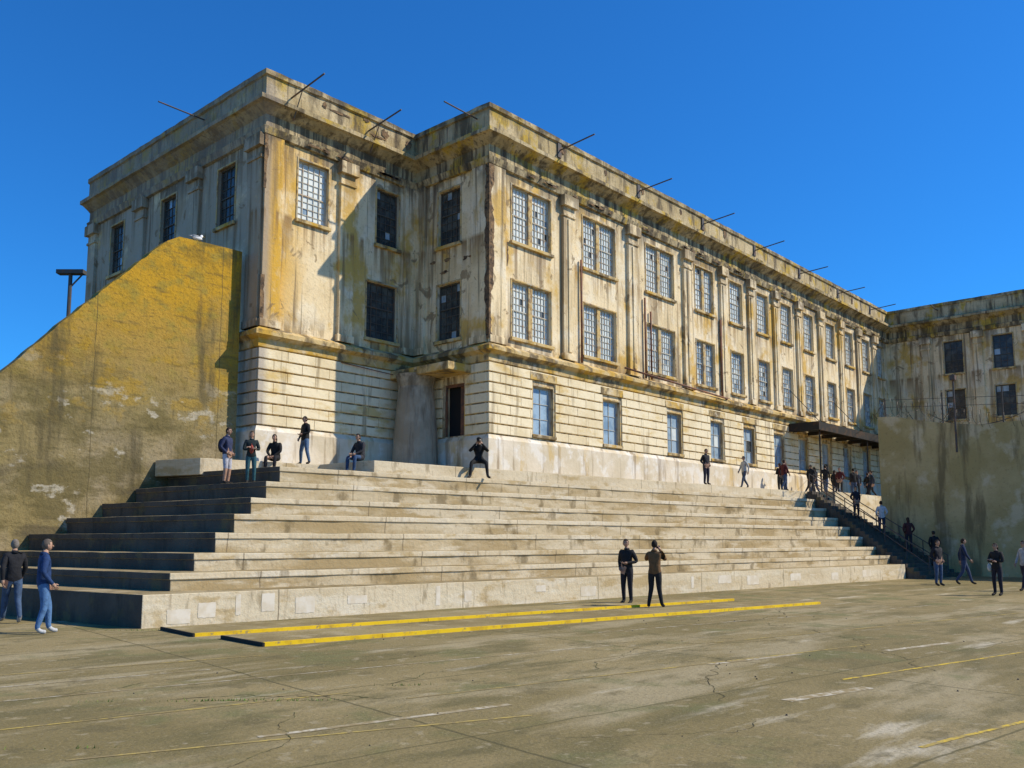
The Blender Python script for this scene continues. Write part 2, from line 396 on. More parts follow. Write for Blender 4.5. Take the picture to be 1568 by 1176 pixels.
def pilaster(F, uc, w, cap=True, n=.15):
    trim.fbox(F, uc-w/2, uc+w/2, -.01, n, 9.56, 16.93, 0)
    trim.fbox(F, uc-w/2-.06, uc+w/2+.06, -.01, n+.05, 9.56, 9.85, 0)
    if cap:
        trim.fbox(F, uc-w/2-.05, uc+w/2+.05, -.01, n+.06, 16.0, 16.12, 0)
        trim.fbox(F, uc-w/2-.10, uc+w/2+.10, -.01, n+.16, 16.45, 16.94, 0)
for x in (30.1, 35.1, 40.15, 43.95, 47.25, 50.5, 53.75, 57.15, 60.55, 63.8, 66.9):
    w = .8 if x < 41 else .6
    pilaster(F_long, x-CX, w)
    trim.fbox(F_long, x-CX-.12, x-CX+.12, .12, .20, 9.9, 15.9, 0)
pilaster(F_front, 3.75, .7); pilaster(F_front, .35, .8, False, .1); pilaster(F_front, 7.1, .6, False)
pilaster(F_ret, .5, .8, False, .1); pilaster(F_ret, 4.0, .6, False)
pilaster(F_long, .45, .9, False, .1)
for y in (28.75, 33.3, 38.1, 43.1): pilaster(F_side, y-BY, .8 if y > 30 else .9)
for y in (21.0, 17.4, 14.1, 10.8, 7.5): pilaster(F_wing, CY-y, .6)
for o in bops: trim.fbox(F_long, o[0]-.25, o[1]+.2, .0, .10, 8.40, 8.72, 1)
trim.obj('pilasters_and_sills', [stucco, belt_m, surr_m], bld, bevel=.015)
wins.obj('windows', [pane_a, pane_b, pane_c, frame_m, frame_dk, pipe_m], bld)

def sweep(path, prof, name, mat, jit=0.0, sub=1.2):
    P = [Vector(p) for p in path]
    pts = []; nrm = []
    n = len(P)
    def rn(a, b):
        d = (b-a).normalized(); return Vector((d.y, -d.x))
    for i in range(n):
        if i == 0: nv = rn(P[0], P[1])
        elif i == n-1: nv = rn(P[-2], P[-1])
        else:
            n1 = rn(P[i-1], P[i]); n2 = rn(P[i], P[i+1]); nv = (n1+n2)/(1+n1.dot(n2))
        pts.append(P[i]); nrm.append(nv)
        if i < n-1:
            L_ = (P[i+1]-P[i]).length; k = max(1, int(L_/sub)); nn = rn(P[i], P[i+1])
            for j in range(1, k):
                pts.append(P[i].lerp(P[i+1], j/k)); nrm.append(nn)
    mb = MB(); np_ = len(prof)
    for p, q in zip(pts, nrm):
        for (o, z) in prof:
            jo = random.uniform(-jit, jit)
            c = p+q*(o+jo); mb.v.append((c.x, c.y, z+random.uniform(-jit, jit)))
    for i in range(len(pts)-1):
        for j in range(np_-1):
            a = i*np_+j; mb.f.append((a, a+1, a+np_+1, a+np_)); mb.m.append(0)
    return mb.obj(name, [mat], bld)
PATH = [(BX,43.7),(BX,BY),(CX,BY),(CX,CY),(EX,CY),(EX,1.83)]
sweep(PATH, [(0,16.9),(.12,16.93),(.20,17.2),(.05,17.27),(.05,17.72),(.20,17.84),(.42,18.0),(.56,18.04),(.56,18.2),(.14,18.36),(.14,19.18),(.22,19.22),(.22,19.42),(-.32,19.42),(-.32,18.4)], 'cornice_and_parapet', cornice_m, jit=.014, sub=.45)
sweep(PATH, [(0,8.78),(.10,8.82),(.12,9.1),(.30,9.2),(.35,9.22),(.35,9.38),(.04,9.56),(-.01,9.56)], 'belt_course', belt_m, jit=.01, sub=.6)
sweep(PATH, [(.14,3.9),(.14,5.72),(.03,5.9),(-.01,5.9)], 'plinth', plinth_m, jit=.006, sub=1.0)

sp = MB()
def patch(F, u, z, w, h, n):
    k = 14; pts = []
    for i in range(k):
        a = 2*math.pi*i/k; r = random.uniform(.45, 1.0)
        pts.append(fp(F, u+math.cos(a)*w/2*r, n, z+math.sin(a)*h/2*r))
    sp.face(pts)
def strip(F, u0, wr, z0, z1, n, step=.12):
    z = z0; a = random.uniform(*wr)
    while z < z1:
        b_ = min(max(a+random.uniform(-.09, .09), wr[0]), wr[1]); e = z+step*random.uniform(.6, 1.5)
        sp.face([fp(F,u0,n,z), fp(F,u0+a,n,z), fp(F,u0+b_,n,e), fp(F,u0,n,e)]); a = b_; z = e
for u, z, w, h in ((3.2,18.9,1.6,.12),(2.5,18.95,.3,.4),(5.6,18.85,.5,.5),(6.9,18.8,.5,.6),(4.6,19.1,.5,.2),(5.2,18.6,1.2,.12)): patch(F_front, u, z, w, h, .165)
for u in np.arange(4, 44, 3.7): patch(F_long, u+random.uniform(-.8,.8), 18.95, random.uniform(.15,.45), random.uniform(.3,.7), .165)
strip(F_long, -.1, (.10, .30), 9.7, 16.9, .106); strip(F_ret, -.1, (.10, .26), 9.7, 16.9, .106)
strip(F_front, -.1, (.10, .17), 9.7, 11.4, .106); strip(F_front, -.1, (.10, .18), 14.8, 16.9, .106)
strip(F_long, 1.05, (.03, .12), 12.9, 13.8, .006)
for i in range(5): patch(F_ret, random.uniform(.9,3.6), random.uniform(12.9, 13.7), random.uniform(.3,.7), random.uniform(.1,.25), .006+.001*i)
for i in range(34): patch(F_long, random.uniform(1,44), 17.08, random.uniform(.3,1.3), random.uniform(.08,.18), .205)
for i in range(9): patch(F_front, random.uniform(.5,7), 17.08, random.uniform(.3,1.3), random.uniform(.08,.18), .205)
sp.obj('spalled_patches', [spall_m], bld)

pp = MB()
for x, z0, z1 in ((31.0,9.6,14.3),(36.1,9.6,13.6),(43.6,8.9,13.9),(36.6,9.6,13.0)):
    pp.tube((x, CY-.1, z0), (x, CY-.1, z1), .05)
pp.tube((33.9, CY-.40, 9.75), (43.6, CY-.40, 9.45), .05)
pp.tube((43.6, CY-.40, 9.45), (43.6, CY-.1, 9.3), .05)
pp.tube((24.9, BY-.35, 8.5), (21.2, BY-.1, 8.75), .02)
pp.obj('drain_pipes', [pipe_m], bld, smooth=True)
rb = MB()
for (r0, z0, r1, z1) in ((.95,4.3,.9,6.0),(.9,6.0,.72,8.0),(.72,8.0,.85,8.5)):
    rb.tube((24.3,27.2,z0), (24.3,27.2,z1), r0, 0, 24, r1)
rb.obj('rounded_bay', [bay_m], bld)
hd = MB(); hd.fbox(F_ret, .9, 4.35, -.02, 1.35, 8.42, 8.74); hd.obj('door_hood', [belt_m], bld, bevel=.02)
ro = MB()
for x in (29.4, 35.6, 41.8, 47.8, 54.0, 60.2, 66.2):
    ro.tube((x, CY+.1, 18.85), (x+.15, CY-2.0, 19.05+random.uniform(-.06,.06)), .032)
    ro.fbox(F_long, x-CX-.12, x-CX+.12, .12, .2, 18.55, 19.25)
for x in (18.55, 22.3):
    ro.tube((x, BY+.1, 18.65), (x+.1, BY-2.1, 19.0), .032); ro.tube((x, BY-.3, 17.7), (x, BY-.9, 18.8), .02)
ro.tube((BX-.05, 32.7, 18.9), (BX-2.1, 32.7, 18.95), .03)
ro.tube((CX-.05, 24.4, 18.95), (CX-2.0, 24.4, 19.0), .03)
for y in (20., 13.): ro.tube((EX, y, 18.9), (EX-1.8, y, 19.0), .04)
ro.obj('outrigger_poles', [pole_m], bld)
cn = MB()
cn.fbox(F_long, 52-CX, 68.5-CX, .2, 1.9, 8.62, 8.72)
cn.fbox(F_long, 52-CX, 68.5-CX, 1.9, 2.0, 8.40, 8.90)
cn.fbox(F_long, 51.8-CX, 52-CX, .1, 2.0, 8.40, 8.90)
for x in np.arange(52.3, 68.3, 2.2): cn.fbox(F_long, x-CX, x-CX+.1, .1, 1.9, 8.40, 8.62)
for x in (52.3, 60, 68): cn.tube((x, CY-1.8, 8.4), (x, CY-1.8, 4.45), .05)
for x in (52.2, 59, 66): cn.tube((x, CY-1.9, 8.9), (x, CY-.1, 11.0), .02)
cn.obj('canopy', [black_steel], bld)

# ------------------------------------------------------------------ bleachers
zs = [.67, 1.06, 1.46, 1.95, 2.45, 2.93, 3.46, 4.0]
st = MB()
def subline(a, b, step=.6, j=.010):
    a = Vector(a); b = Vector(b); n = max(1, int((b-a).length/step)); d = (b-a).normalized(); p = Vector((d.y, -d.x))
    return [tuple(a.lerp(b, i/n)+(p*random.uniform(-j, j) if i and j else Vector((0,0)))) for i in range(n)]
prev = -.3
for k in range(8):
    lx, ly = 8.52+.974*k, 17.66+.806*k
    rx, ry = 43.2+.586*k, 14.37+.84*k
    def poly_(ins, j):
        l_x, l_y = lx+ins, ly+ins
        bl = (l_x-.122*(28.97-l_y)/.992, 28.97)
        s1 = subline(bl, (l_x, l_y), j=j)
        return s1 + subline((l_x, l_y), (rx-ins, ry+ins), .5, j) + [(rx-ins, ry+ins), (rx-ins, 28.9-ins)], len(s1)
    if k == 0:
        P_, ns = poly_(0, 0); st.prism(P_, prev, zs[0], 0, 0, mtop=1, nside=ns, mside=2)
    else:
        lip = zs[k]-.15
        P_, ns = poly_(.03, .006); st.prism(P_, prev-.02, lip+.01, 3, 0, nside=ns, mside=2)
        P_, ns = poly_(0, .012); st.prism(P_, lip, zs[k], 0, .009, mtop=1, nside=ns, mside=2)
    prev = zs[k]
s1 = subline((14.75, 27.0), (19.0, 26.35)); s2 = subline((19.0, 26.35), (19.2, 23.56))
st.prism([(14.2, 28.96)] + s1 + s2 + subline((19.2, 23.56), (48.3, 20.8)) + [(48.3, 20.8), (48.3, 28.8)], 3.9, 4.45, 0, .006, mtop=1)
st.obj('concrete_bleachers', [step_m, tread_m, shade_dark_m, riser_m], bevel=.018)
t = MB(); t.prism([(48.31,19.6),(69.9,19.6),(69.9,23.9),(48.31,23.9)], -.1, 4.44); t.obj('terrace', [step_m])

pa = MB()
Fk1 = (8.52, 17.66, .9955, -.0944, -.0944, -.9955)
for u, z, w, h in ((.75,.2,.5,.3),(1.35,.3,.40,.32),(2.05,.38,.12,.45),(2.75,.40,.32,.40),(3.67,.3,.5,.38),(5.07,.36,.55,.20),(7.5,.35,.14,.5),(8.5,.3,.25,.30),
                   (11.2,.4,.4,.18),(13.2,.25,.7,.3),(18.4,.35,.15,.4),(20.3,.4,.8,.28),(22.1,.32,.8,.34),(25.1,.35,.8,.28),(28.2,.3,.6,.3),(31,.35,.8,.3)):
    pts = []
    for i in range(24):
        a = 2*math.pi*i/24; c_, s_ = math.cos(a), math.sin(a); q = 1/max(abs(c_), abs(s_))**.95
        pts.append(fp(Fk1, u+c_*q*w/2*random.uniform(.95,1.02), .006, z+s_*q*h/2*random.uniform(.93,1.02)))
    pa.face(pts)
pa.obj('riser_paint_patches', [patch_m])

fl = MB(); n = 26
for i in range(n):
    y0 = 13.5+.28*i; zt = 4.45*(i+1)/n
    f_ = min(1, max(0, (y0-14.37)/5.88)); xl = 43.3+4.1*f_
    fl.prism([(xl, y0), (48.55, y0), (48.55, y0+.30), (xl, y0+.30)], -.05, zt)
fl.obj('concrete_stairs', [shade_dark_m])
hr = MB()
for x0, x1 in ((44.2, 47.75), (47.0, 48.3)):
    def hp(f_): return Vector((x0+(x1-x0)*f_, 13.6+7.2*f_, .1+4.4*f_))
    for hgt in (.5, .95): hr.tube(hp(0)+Vector((0,0,hgt)), hp(1)+Vector((0,0,hgt)), .025)
    for i in range(7): hr.tube(hp(i/6), hp(i/6)+Vector((0,0,.95)), .025)
hr.obj('stair_handrail', [pole_m])

# ------------------------------------------------------------------ mossy retaining wall
rw = MB()
prof = [(17.2,12.44),(16.4,12.43),(15.5,12.41),(14.72,12.38)]
ctrl = [(14.72,12.38),(14.3,12.15),(11.06,8.72),(9.29,6.75),(6.5,3.75),(3.0,.9),(3.0,-.2)]
for a, b_ in zip(ctrl, ctrl[1:]):
    m_ = max(1, int(math.dist(a, b_)/.25))
    for i in range(1, m_+1):
        prof.append((a[0]+(b_[0]-a[0])*i/m_, a[1]+(b_[1]-a[1])*i/m_+random.uniform(-.035, .025)))
prof.append((17.2, -.2))
n = len(prof)
rw.v = [(p[0], 29.0, p[1]) for p in prof] + [(p[0], 29.5, p[1]) for p in prof]
rw.f = [tuple(range(n)), tuple(range(2*n-1, n-1, -1))] + [(k, (k+1) % n, n+(k+1) % n, n+k) for k in range(n)]; rw.m = [0]*len(rw.f)
rw.obj('retaining_wall', [moss_m])

yw = MB()
prof = [(-12, -.2), (17.2, -.2), (17.2, 8.35), (16.4, 8.3), (15.2, 8.0), (14.0, 7.75), (12.2, 7.5), (10.5, 7.55), (5, 7.4), (-12, 7.4)]
n = len(prof)
yw.v = [(48.6, p[0], p[1]) for p in prof] + [(49.1, p[0], p[1]) for p in prof]
yw.f = [tuple(range(n)), tuple(range(2*n-1, n-1, -1))] + [(k, (k+1) % n, n+(k+1) % n, n+k) for k in range(n)]; yw.m = [0]*len(yw.f)
yw.obj('yard_wall', [yard_m], bevel=.03)
bw = MB(); last = None
for i in range(520):
    a = i*.42; y = 17.0-i*.024; zc = 8.75-.9*min(1, i/260)+.25*math.sin(i*.02)+.12*math.sin(i*.11)
    rr = .38+.08*math.sin(i*.07)
    p = (48.85+rr*math.cos(a), y, zc+rr*math.sin(a))
    if last: bw.tube(last, p, .010, 0, 4)
    last = p
for y in (16.9, 14.0, 11.2, 8.4):
    bw.tube((48.85, y, 7.4), (48.85, y, 9.4), .04, 0, 6)
for dz in (9.3, 8.9):
    bw.tube((48.85, 16.9, dz), (48.85, 4, dz-.9), .012, 0, 4)
def sag(a, b, d, r=.014, k=14):
    a = Vector(a); b = Vector(b); q = None
    for i in range(k+1):
        f_ = i/k; p = a.lerp(b, f_)-Vector((0,0,d*4*f_*(1-f_)))
        if q is not None: bw.tube(q, p, r, 0, 4)
        q = p
sag((48.85,16.9,9.3), (58,22.0,8.7), .3); sag((48.85,16.9,8.9), (66,22.5,10.2), .5)
sag((69.9,22.5,11.5), (48.85,13.5,8.6), 1.2, .025); sag((69.9,21,11.2), (48.85,9.5,8.4), 1.0, .025); sag((69.8,23,12.0),(48.85,16.0,9.0),.4,.02)
bw.obj('barbed_wire_fence', [wire_m])
ps = MB(); ps.tube((48.4, 13.3, 6.2), (48.4, 13.3, 10.2), .05); ps.fbox((48.4,13.3,1,0,0,-1), -.12, .12, -.12, .12, 9.9, 10.15); ps.obj('utility_post', [pole_m])

# ------------------------------------------------------------------ low slabs with yellow edges, court lines
def lowslab(name, poly, edge):
    mb = MB(); mb.prism(poly, -.02, .045, 0)
    (ax, ay), (bx, by) = edge
    d = Vector((bx-ax, by-ay)).normalized(); F = (ax, ay, d.x, d.y, d.y, -d.x); L_ = math.dist(*edge)
    u = -.01
    while u < L_:
        e = min(L_+.01, u+random.uniform(2.2, 2.8)); k = random.uniform(-.006, .006)
        mb.fbox(F, u, e-.012, -.07+k, .014+k, -.01, .064+k*.5, 1); u = e
    mb.obj(name, [slab_m, yellow_m])
lowslab('handball_court_slab', [(8.48,15.46),(24.05,12.9),(24.3,14.5),(8.7,17.1)], ((8.48,15.46),(24.05,12.9)))
lowslab('shuffleboard_court_slab', [(8.5,13.2),(24.4,10.45),(24.65,11.9),(8.65,14.75)], ((8.5,13.2),(24.4,10.45)))
bk = MB()
for (a, b_) in (((8.46,15.44),(8.68,17.12)), ((8.48,13.18),(8.63,14.77))):
    d = (Vector(b_)-Vector(a)).normalized(); F = (a[0], a[1], d.x, d.y, -d.y, d.x); bk.fbox(F, 0, math.dist(a, b_), -.01, .03, -.01, .066)
bk.obj('court_edge_boards', [black_m])
ln = MB()
def line(a, b, w, m, z=.004):
    a = Vector(a); b = Vector(b); k = max(2, int((b-a).length/.5)); d = (b-a).normalized(); p = Vector((-d.y, d.x))
    e = [(a.lerp(b, i/k)+p*random.uniform(-.01,.01), w/2*random.uniform(.8,1.1)) for i in range(k+1)]
    for (c0, w0), (c1, w1) in zip(e, e[1:]):
        ln.face([(*(c0-p*w0), z), (*(c1-p*w1), z), (*(c1+p*w1), z), (*(c0+p*w0), z)], m)
line((11.4,4.64),(22,2.3),.06,1); line((8.15,2.66),(12,1.85),.055,1); line((3.1,7.6),(7.0,6.05),.05,0)
line((2.0,13.5),(7.8,12.2),.06,0); line((3.5,10.9),(12.5,9.0),.05,2)
line((14,7.9),(30,4.4),.06,0); line((14,10.4),(26,8.0),.05,2); line((6.8,7.7),(15.5,5.8),.05,0); line((2.5,9.4),(6.6,8.5),.05,0)
line((4.6,7.2),(7.3,6.6),.10,2); line((9.5,4.5),(11,4.15),.16,2); line((2.6,12.2),(6.5,11.4),.05,2); line((11.5,6.6),(13.5,6.15),.12,2); line((14.8,5.3),(17,4.8),.14,2)
ln.obj('court_line_markings', [linepaint_m, yline_m, wline_m])
ck = MB()
def crack(x, y, ang, L_, w=.008):
    n_ = int(L_/.07); px_, py_ = x, y; dv = 0
    for i in range(n_):
        dv = dv*.6+random.gauss(0, .35); an = ang+dv; nx_, ny_ = px_+.07*math.cos(an), py_+.07*math.sin(an)
        p = Vector((-math.sin(an), math.cos(an)))*w*random.uniform(.3,1.2)
        ck.face([(px_-p.x,py_-p.y,.004),(nx_-p.x,ny_-p.y,.004),(nx_+p.x,ny_+p.y,.004),(px_+p.x,py_+p.y,.004)]); px_, py_ = nx_, ny_
for c in ((5.0,9.6,-.9,2.6,.010),(4.2,10.8,-.2,4,.006),(7.2,8.6,.1,3,.006),(9,5.0,.5,4,.006),(12,9.5,-.5,5,.008),(16,6,.9,4,.008),(6.3,5.2,-.3,2.5,.004),(3.8,6.4,.6,2.5,.004),(18,9.5,.1,6,.01),(8,10.5,-.1,4,.006),(10,7.5,.3,3,.005),(13,4,.7,5,.007)):
    crack(*c)
ck.obj('pavement_cracks', [crack_m])
gr = MB()
for cx, cy, n_, sp_ in ((5.36,9.1,110,.22),(5.9,8.5,50,.2),(7.4,8.4,30,.1),(3.4,7.9,15,.2),(8.4,17.3,60,.3),(4.6,9.9,15,.2)):
    for i in range(n_):
        x = cx+random.gauss(0, sp_); y = cy-(x-cx)*.9+random.gauss(0,.015); a = random.uniform(0,6.28); h = random.uniform(.01,.04); w = .006
        gr.face([(x-w*math.cos(a),y-w*math.sin(a),0),(x+w*math.cos(a),y+w*math.sin(a),0),(x+random.uniform(-.03,.03),y+random.uniform(-.03,.03),h)])
gr.obj('grass_tufts', [grass_m])
db = MB()
for i in range(70):
    x = random.uniform(2, 25); y = random.uniform(2, 13); r = random.uniform(.006,.017)
    db.tube((x,y,-.002), (x+random.uniform(-r,r),y,r), r, 0, 5, r*.5)
db.obj('gravel_debris', [shade_dark_m])

lp = MB()
lp.tube((12.3,32,5), (12.3,32,11.1), .07); lp.fbox((12.3,32,.669,-.743,-.743,-.669), -.45, .5, -.15, .15, 11.08, 11.22); lp.tube((12.3,32,10.6),(12.6,31.7,11.1),.03)
lp.obj('flood_lamp_post', [pole_m])
def blob(mb, c, s, m, rot=0, seg=10, rings=6):
    i = len(mb.v)
    for a in range(rings+1):
        th = math.pi*a/rings
        for b_ in range(seg):
            ph = 2*math.pi*b_/seg
            x, y, z = s[0]*math.sin(th)*math.cos(ph), s[1]*math.sin(th)*math.sin(ph), s[2]*math.cos(th)
            mb.v.append((c[0]+x*math.cos(rot)-y*math.sin(rot), c[1]+x*math.sin(rot)+y*math.cos(rot), c[2]+z))
    for a in range(rings):
        for b_ in range(seg):
            j = (b_+1) % seg
            mb.f.append((i+a*seg+b_, i+a*seg+j, i+(a+1)*seg+j, i+(a+1)*seg+b_)); mb.m.append(m)
gu = MB(); gx, gy, gz = 15.5, 29.2, 12.42
blob(gu, (gx,gy,gz+.16), (.2,.08,.085), 0); blob(gu, (gx-.03,gy,gz+.2), (.2,.085,.05), 1); blob(gu, (gx+.17,gy,gz+.27), (.05,.04,.045), 0)
gu.tube((gx+.12,gy,gz+.18),(gx+.17,gy,gz+.27),.05,0); gu.tube((gx+.2,gy,gz+.265),(gx+.28,gy,gz+.25),.012,2,6,.004)
gu.tube((gx-.15,gy,gz+.19),(gx-.32,gy,gz+.17),.04,1,6,.015)
for d in (-.03,.03): gu.tube((gx,gy+d,gz),(gx,gy+d,gz+.1),.007,2,5)
gu.obj('seagull', [make_mat('white_feather',(.75,.75,.73)), make_mat('grey_feather',(.3,.32,.34)), make_mat('beak',(.6,.4,.05))], smooth=True)

# ------------------------------------------------------------------ people
_mc = {}
def cm(name, c, r=.85):
    k = (name, c)
    if k not in _mc:
        _mc[k] = make_mat(name, c, [dict(c=tuple(x*.6 for x in c), scale=9, thr=(.45,.6), s=.7)], rough=r, bump=.35, bump_scale=12)
    return _mc[k]
BASE = dict(
    pel=((0,0,.97),.135), sp=((0,.0,1.12),.125), ch=((0,0,1.31),.145), nb=((0,-.015,1.45),.075), nk=((0,0,1.53),.052), hd=((0,.012,1.60),.05),
    hL=((-.095,0,.90),.105), kL=((-.105,.02,.50),.068), aL=((-.11,-.02,.10),.048), fL=((-.12,.07,.045),.045), tL=((-.125,.16,.035),.034),
    hR=((.095,0,.90),.105), kR=((.105,.02,.50),.068), aR=((.11,-.02,.10),.048), fR=((.12,.07,.045),.045), tR=((.125,.16,.035),.034),
    sL=((-.17,-.01,1.42),.078), eL=((-.235,-.04,1.14),.052), wL=((-.22,.05,.90),.034),
    sR=((.17,-.01,1.42),.078), eR=((.235,-.04,1.14),.052), wR=((.22,.05,.90),.034))
EDG = [('pel','sp',0),('sp','ch',0),('ch','nb',0),('nb','nk',3),('nk','hd',3),('pel','hL',1),('hL','kL',1),('kL','aL',1),('aL','fL',2),('fL','tL',2),
       ('pel','hR',1),('hR','kR',1),('kR','aR',1),('aR','fR',2),('fR','tR',2),('ch','sL',0),('sL','eL',0),('eL','wL',0),('ch','sR',0),('sR','eR',0),('eR','wR',0)]
def sit(extra=None, seat=.46, fx=0.0):
    d = dict(pel=(0,0,.12+seat), sp=(0,.0,.28+seat), ch=(0,.05,.47+seat), nb=(0,.07,.61+seat), nk=(0,.09,.68+seat), hd=(0,.11,.75+seat),
      hL=(-.1,.05,.11+seat), kL=(-.16,.44,.12+seat), aL=(-.15,.42+fx,.10), fL=(-.16,.5+fx,.045), tL=(-.165,.60+fx,.035),
      hR=(.1,.05,.11+seat), kR=(.16,.44,.12+seat), aR=(.15,.42+fx,.10), fR=(.16,.5+fx,.045), tR=(.165,.60+fx,.035),
      sL=(-.17,.04,.58+seat), eL=(-.23,.15,.33+seat), wL=(-.1,.36,.22+seat), sR=(.17,.04,.58+seat), eR=(.23,.15,.33+seat), wR=(.1,.36,.22+seat))
    d.update(extra or {}); return d
WALK = dict(kL=(-.10,.16,.52), aL=(-.10,.26,.11), fL=(-.105,.34,.06), tL=(-.11,.43,.05), kR=(.10,-.06,.50), aR=(.10,-.30,.16), fR=(.105,-.24,.07), tR=(.11,-.16,.035),
            eL=(-.24,-.12,1.16), wL=(-.22,-.10,.91), eR=(.24,.06,1.16), wR=(.2,.2,.96))
PHOTO = dict(eL=(-.27,.16,1.24), wL=(-.09,.30,1.52), eR=(.27,.16,1.24), wR=(.09,.30,1.52))
APART = dict(kL=(-.2,.04,.5), aL=(-.29,-.02,.10), fL=(-.32,.07,.045), tL=(-.35,.15,.035), kR=(.2,.04,.5), aR=(.29,-.02,.10), fR=(.32,.07,.045), tR=(.35,.15,.035))
POCK = dict(eL=(-.27,-.09,1.15), wL=(-.17,.08,.98), eR=(.27,-.09,1.15), wR=(.17,.08,.98))
FOLD = dict(eL=(-.25,.05,1.14), wL=(.02,.2,1.2), eR=(.25,.05,1.14), wR=(-.02,.22,1.16))

def person(x, y, z, face, H=1.75, top=(.03,.03,.035), pants=(.03,.03,.04), shoes=(.03,.025,.02), hair=(.04,.025,.015), skin=(.45,.27,.18),
           J=None, headyaw=0.0, shorts=False, long_hair=False, extras=(), cap=None, slim=1.0):
    jt = {k: [Vector(v[0]), v[1]] for k, v in BASE.items()}
    for k, p in (J or {}).items(): jt[k][0] = Vector(p)
    names = list(jt); V = [jt[k][0].copy() for k in names]; R = [jt[k][1]*(slim if k in ('sp','ch','pel','hL','hR') else 1) for k in names]
    idx = {k: i for i, k in enumerate(names)}
    E = [(idx[a], idx[b]) for a, b, _ in EDG]; T = [t_ for _, _, t_ in EDG]
    if shorts:
        for i, (a, b, t_) in enumerate(EDG):
            if a[0] == 'k': T[i] = 3
    roots = [idx['pel']]
    for s_ in 'LR':
        w = jt['w'+s_][0]; e = jt['e'+s_][0]; d = (w-e).normalized()
        side = Vector((1 if s_ == 'L' else -1, 0, 0)); lat = (Vector((0,1,0))-d*d.y); lat = lat.normalized() if lat.length > .2 else Vector((0,0,1)).cross(d).normalized()
        pn = d.cross(lat).normalized()
        if pn.dot(side) < 0: pn = -pn
        i0 = len(V); V += [w+d*.05, w+d*.095]; R += [.036, .032]; E += [(idx['w'+s_], i0), (i0, i0+1)]; T += [3, 3]
        for q, (o, ln_) in enumerate(((.030,.068),(.011,.078),(-.010,.072),(-.030,.056))):
            b0 = w+d*.085+lat*o; i1 = len(V)
            V += [b0, b0+d*ln_*.5+pn*.006, b0+d*ln_*.85+pn*.026, b0+d*ln_+pn*.046]; R += [.011,.0105,.0095,.008]
            E += [(i1,i1+1),(i1+1,i1+2),(i1+2,i1+3)]; T += [3]*3; roots.append(i1)
        i1 = len(V); b0 = w+d*.03+lat*.022
        V += [b0, b0+d*.03+lat*.03+pn*.01, b0+d*.065+lat*.04+pn*.02]; R += [.014,.012,.010]; E += [(i1,i1+1),(i1+1,i1+2)]; T += [3,3]; roots.append(i1)
    me = bpy.data.meshes.new('tmp'); me.from_pydata([tuple(v) for v in V], E, [])
    ob = bpy.data.objects.new('tmp', me); COL.objects.link(ob)
    ob.modifiers.new('skin', 'SKIN'); ss = ob.modifiers.new('sub', 'SUBSURF'); ss.levels = 1; ss.render_levels = 1
    sv = me.skin_vertices[0].data
    for i in range(len(V)):
        sv[i].radius = (R[i]*1.06, R[i]*1.06); sv[i].use_root = i in roots
    dg = bpy.context.evaluated_depsgraph_get(); dg.update()
    em = bpy.data.meshes.new_from_object(ob.evaluated_get(dg))
    vs = np.array([v.co[:] for v in em.vertices]); fs = [tuple(p.vertices) for p in em.polygons]
    bpy.data.objects.remove(ob)
    A = np.array([V[a][:] for a, b in E]); B = np.array([V[b][:] for a, b in E]); AB = B-A; L2 = (AB**2).sum(1)
    mb = MB(); mb.v = [tuple(v) for v in vs]
    for f in fs:
        c = vs[list(f)].mean(0); t_ = np.clip(((c-A)*AB).sum(1)/L2, 0, 1); dd = ((A+AB*t_[:,None]-c)**2).sum(1)
        k = int(dd.argmin()); m_ = T[k]
        if m_ == 1 and c[2] > jt['pel'][0].z-.06 and c[2] > .5 and c[1] < jt['pel'][0].y+.16: m_ = 0
        if m_ == 3 and k == 3 and c[2] < jt['nb'][0].z+.045: m_ = 0
        mb.f.append(f); mb.m.append(m_)
    hc = jt['hd'][0]+Vector((0,.02,.055)); hm = MB()
    blob(hm, (0,0,0), (.073,.092,.112), 3, 0, 16, 12)
    for i, v in enumerate(hm.v):
        vx, vy, vz = v
        if vz < 0: vx *= 1+vz*1.9; vy = vy*(1+vz*.8)+.008*(-vz/.1)
        if vy > .06: vy = .06+(vy-.06)*.6
        hm.v[i] = (vx, vy, vz)
    hm.tube((0,.075,.012), (0,.10,-.022), .009, 3, 6, .016); blob(hm, (0,.098,-.024), (.015,.014,.010), 3, 0, 6, 4)
    for s_ in (-1, 1):
        blob(hm, (s_*.075,-.005,-.008), (.010,.020,.032), 3, 0, 6, 5); blob(hm, (s_*.029,.078,.012), (.013,.008,.007), 5, 0, 6, 4)
        hm.tube((s_*.016,.084,.03), (s_*.044,.075,.03), .004, 4, 4)
    blob(hm, (0,.079,-.055), (.024,.008,.006), 6, 0, 6, 4)
    h0 = len(hm.v); hb = MB(); blob(hb, (0,-.008,.012), (.082,.098,.112), 4, 0, 16, 12)
    keep = []
    for f, m_ in zip(hb.f, hb.m):
        c = sum((Vector(hb.v[i]) for i in f), Vector())/4
        if c.z > .055 or (c.y < -.015 and c.z > -.075) or (c.y < .03 and c.z > .02): keep.append(f)
    hm.v += hb.v; hm.f += [tuple(h0+i for i in f) for f in keep]; hm.m += [4]*len(keep)
    if long_hair:
        blob(hm, (0,-.07,-.07), (.078,.045,.13), 4, 0, 10, 8)
    if cap:
        blob(hm, (0,-.002,.06), (.088,.104,.07), 7, 0, 14, 8); blob(hm, (0,.1,.05), (.06,.06,.012), 7, 0, 10, 4)
    cy, sy = math.cos(headyaw), math.sin(headyaw); o0 = len(mb.v)
    mb.v += [(hc.x+v[0]*cy-v[1]*sy, hc.y+v[0]*sy+v[1]*cy, hc.z+v[2]) for v in hm.v]
    mb.f += [tuple(o0+i for i in f) for f in hm.f]; mb.m += hm.m
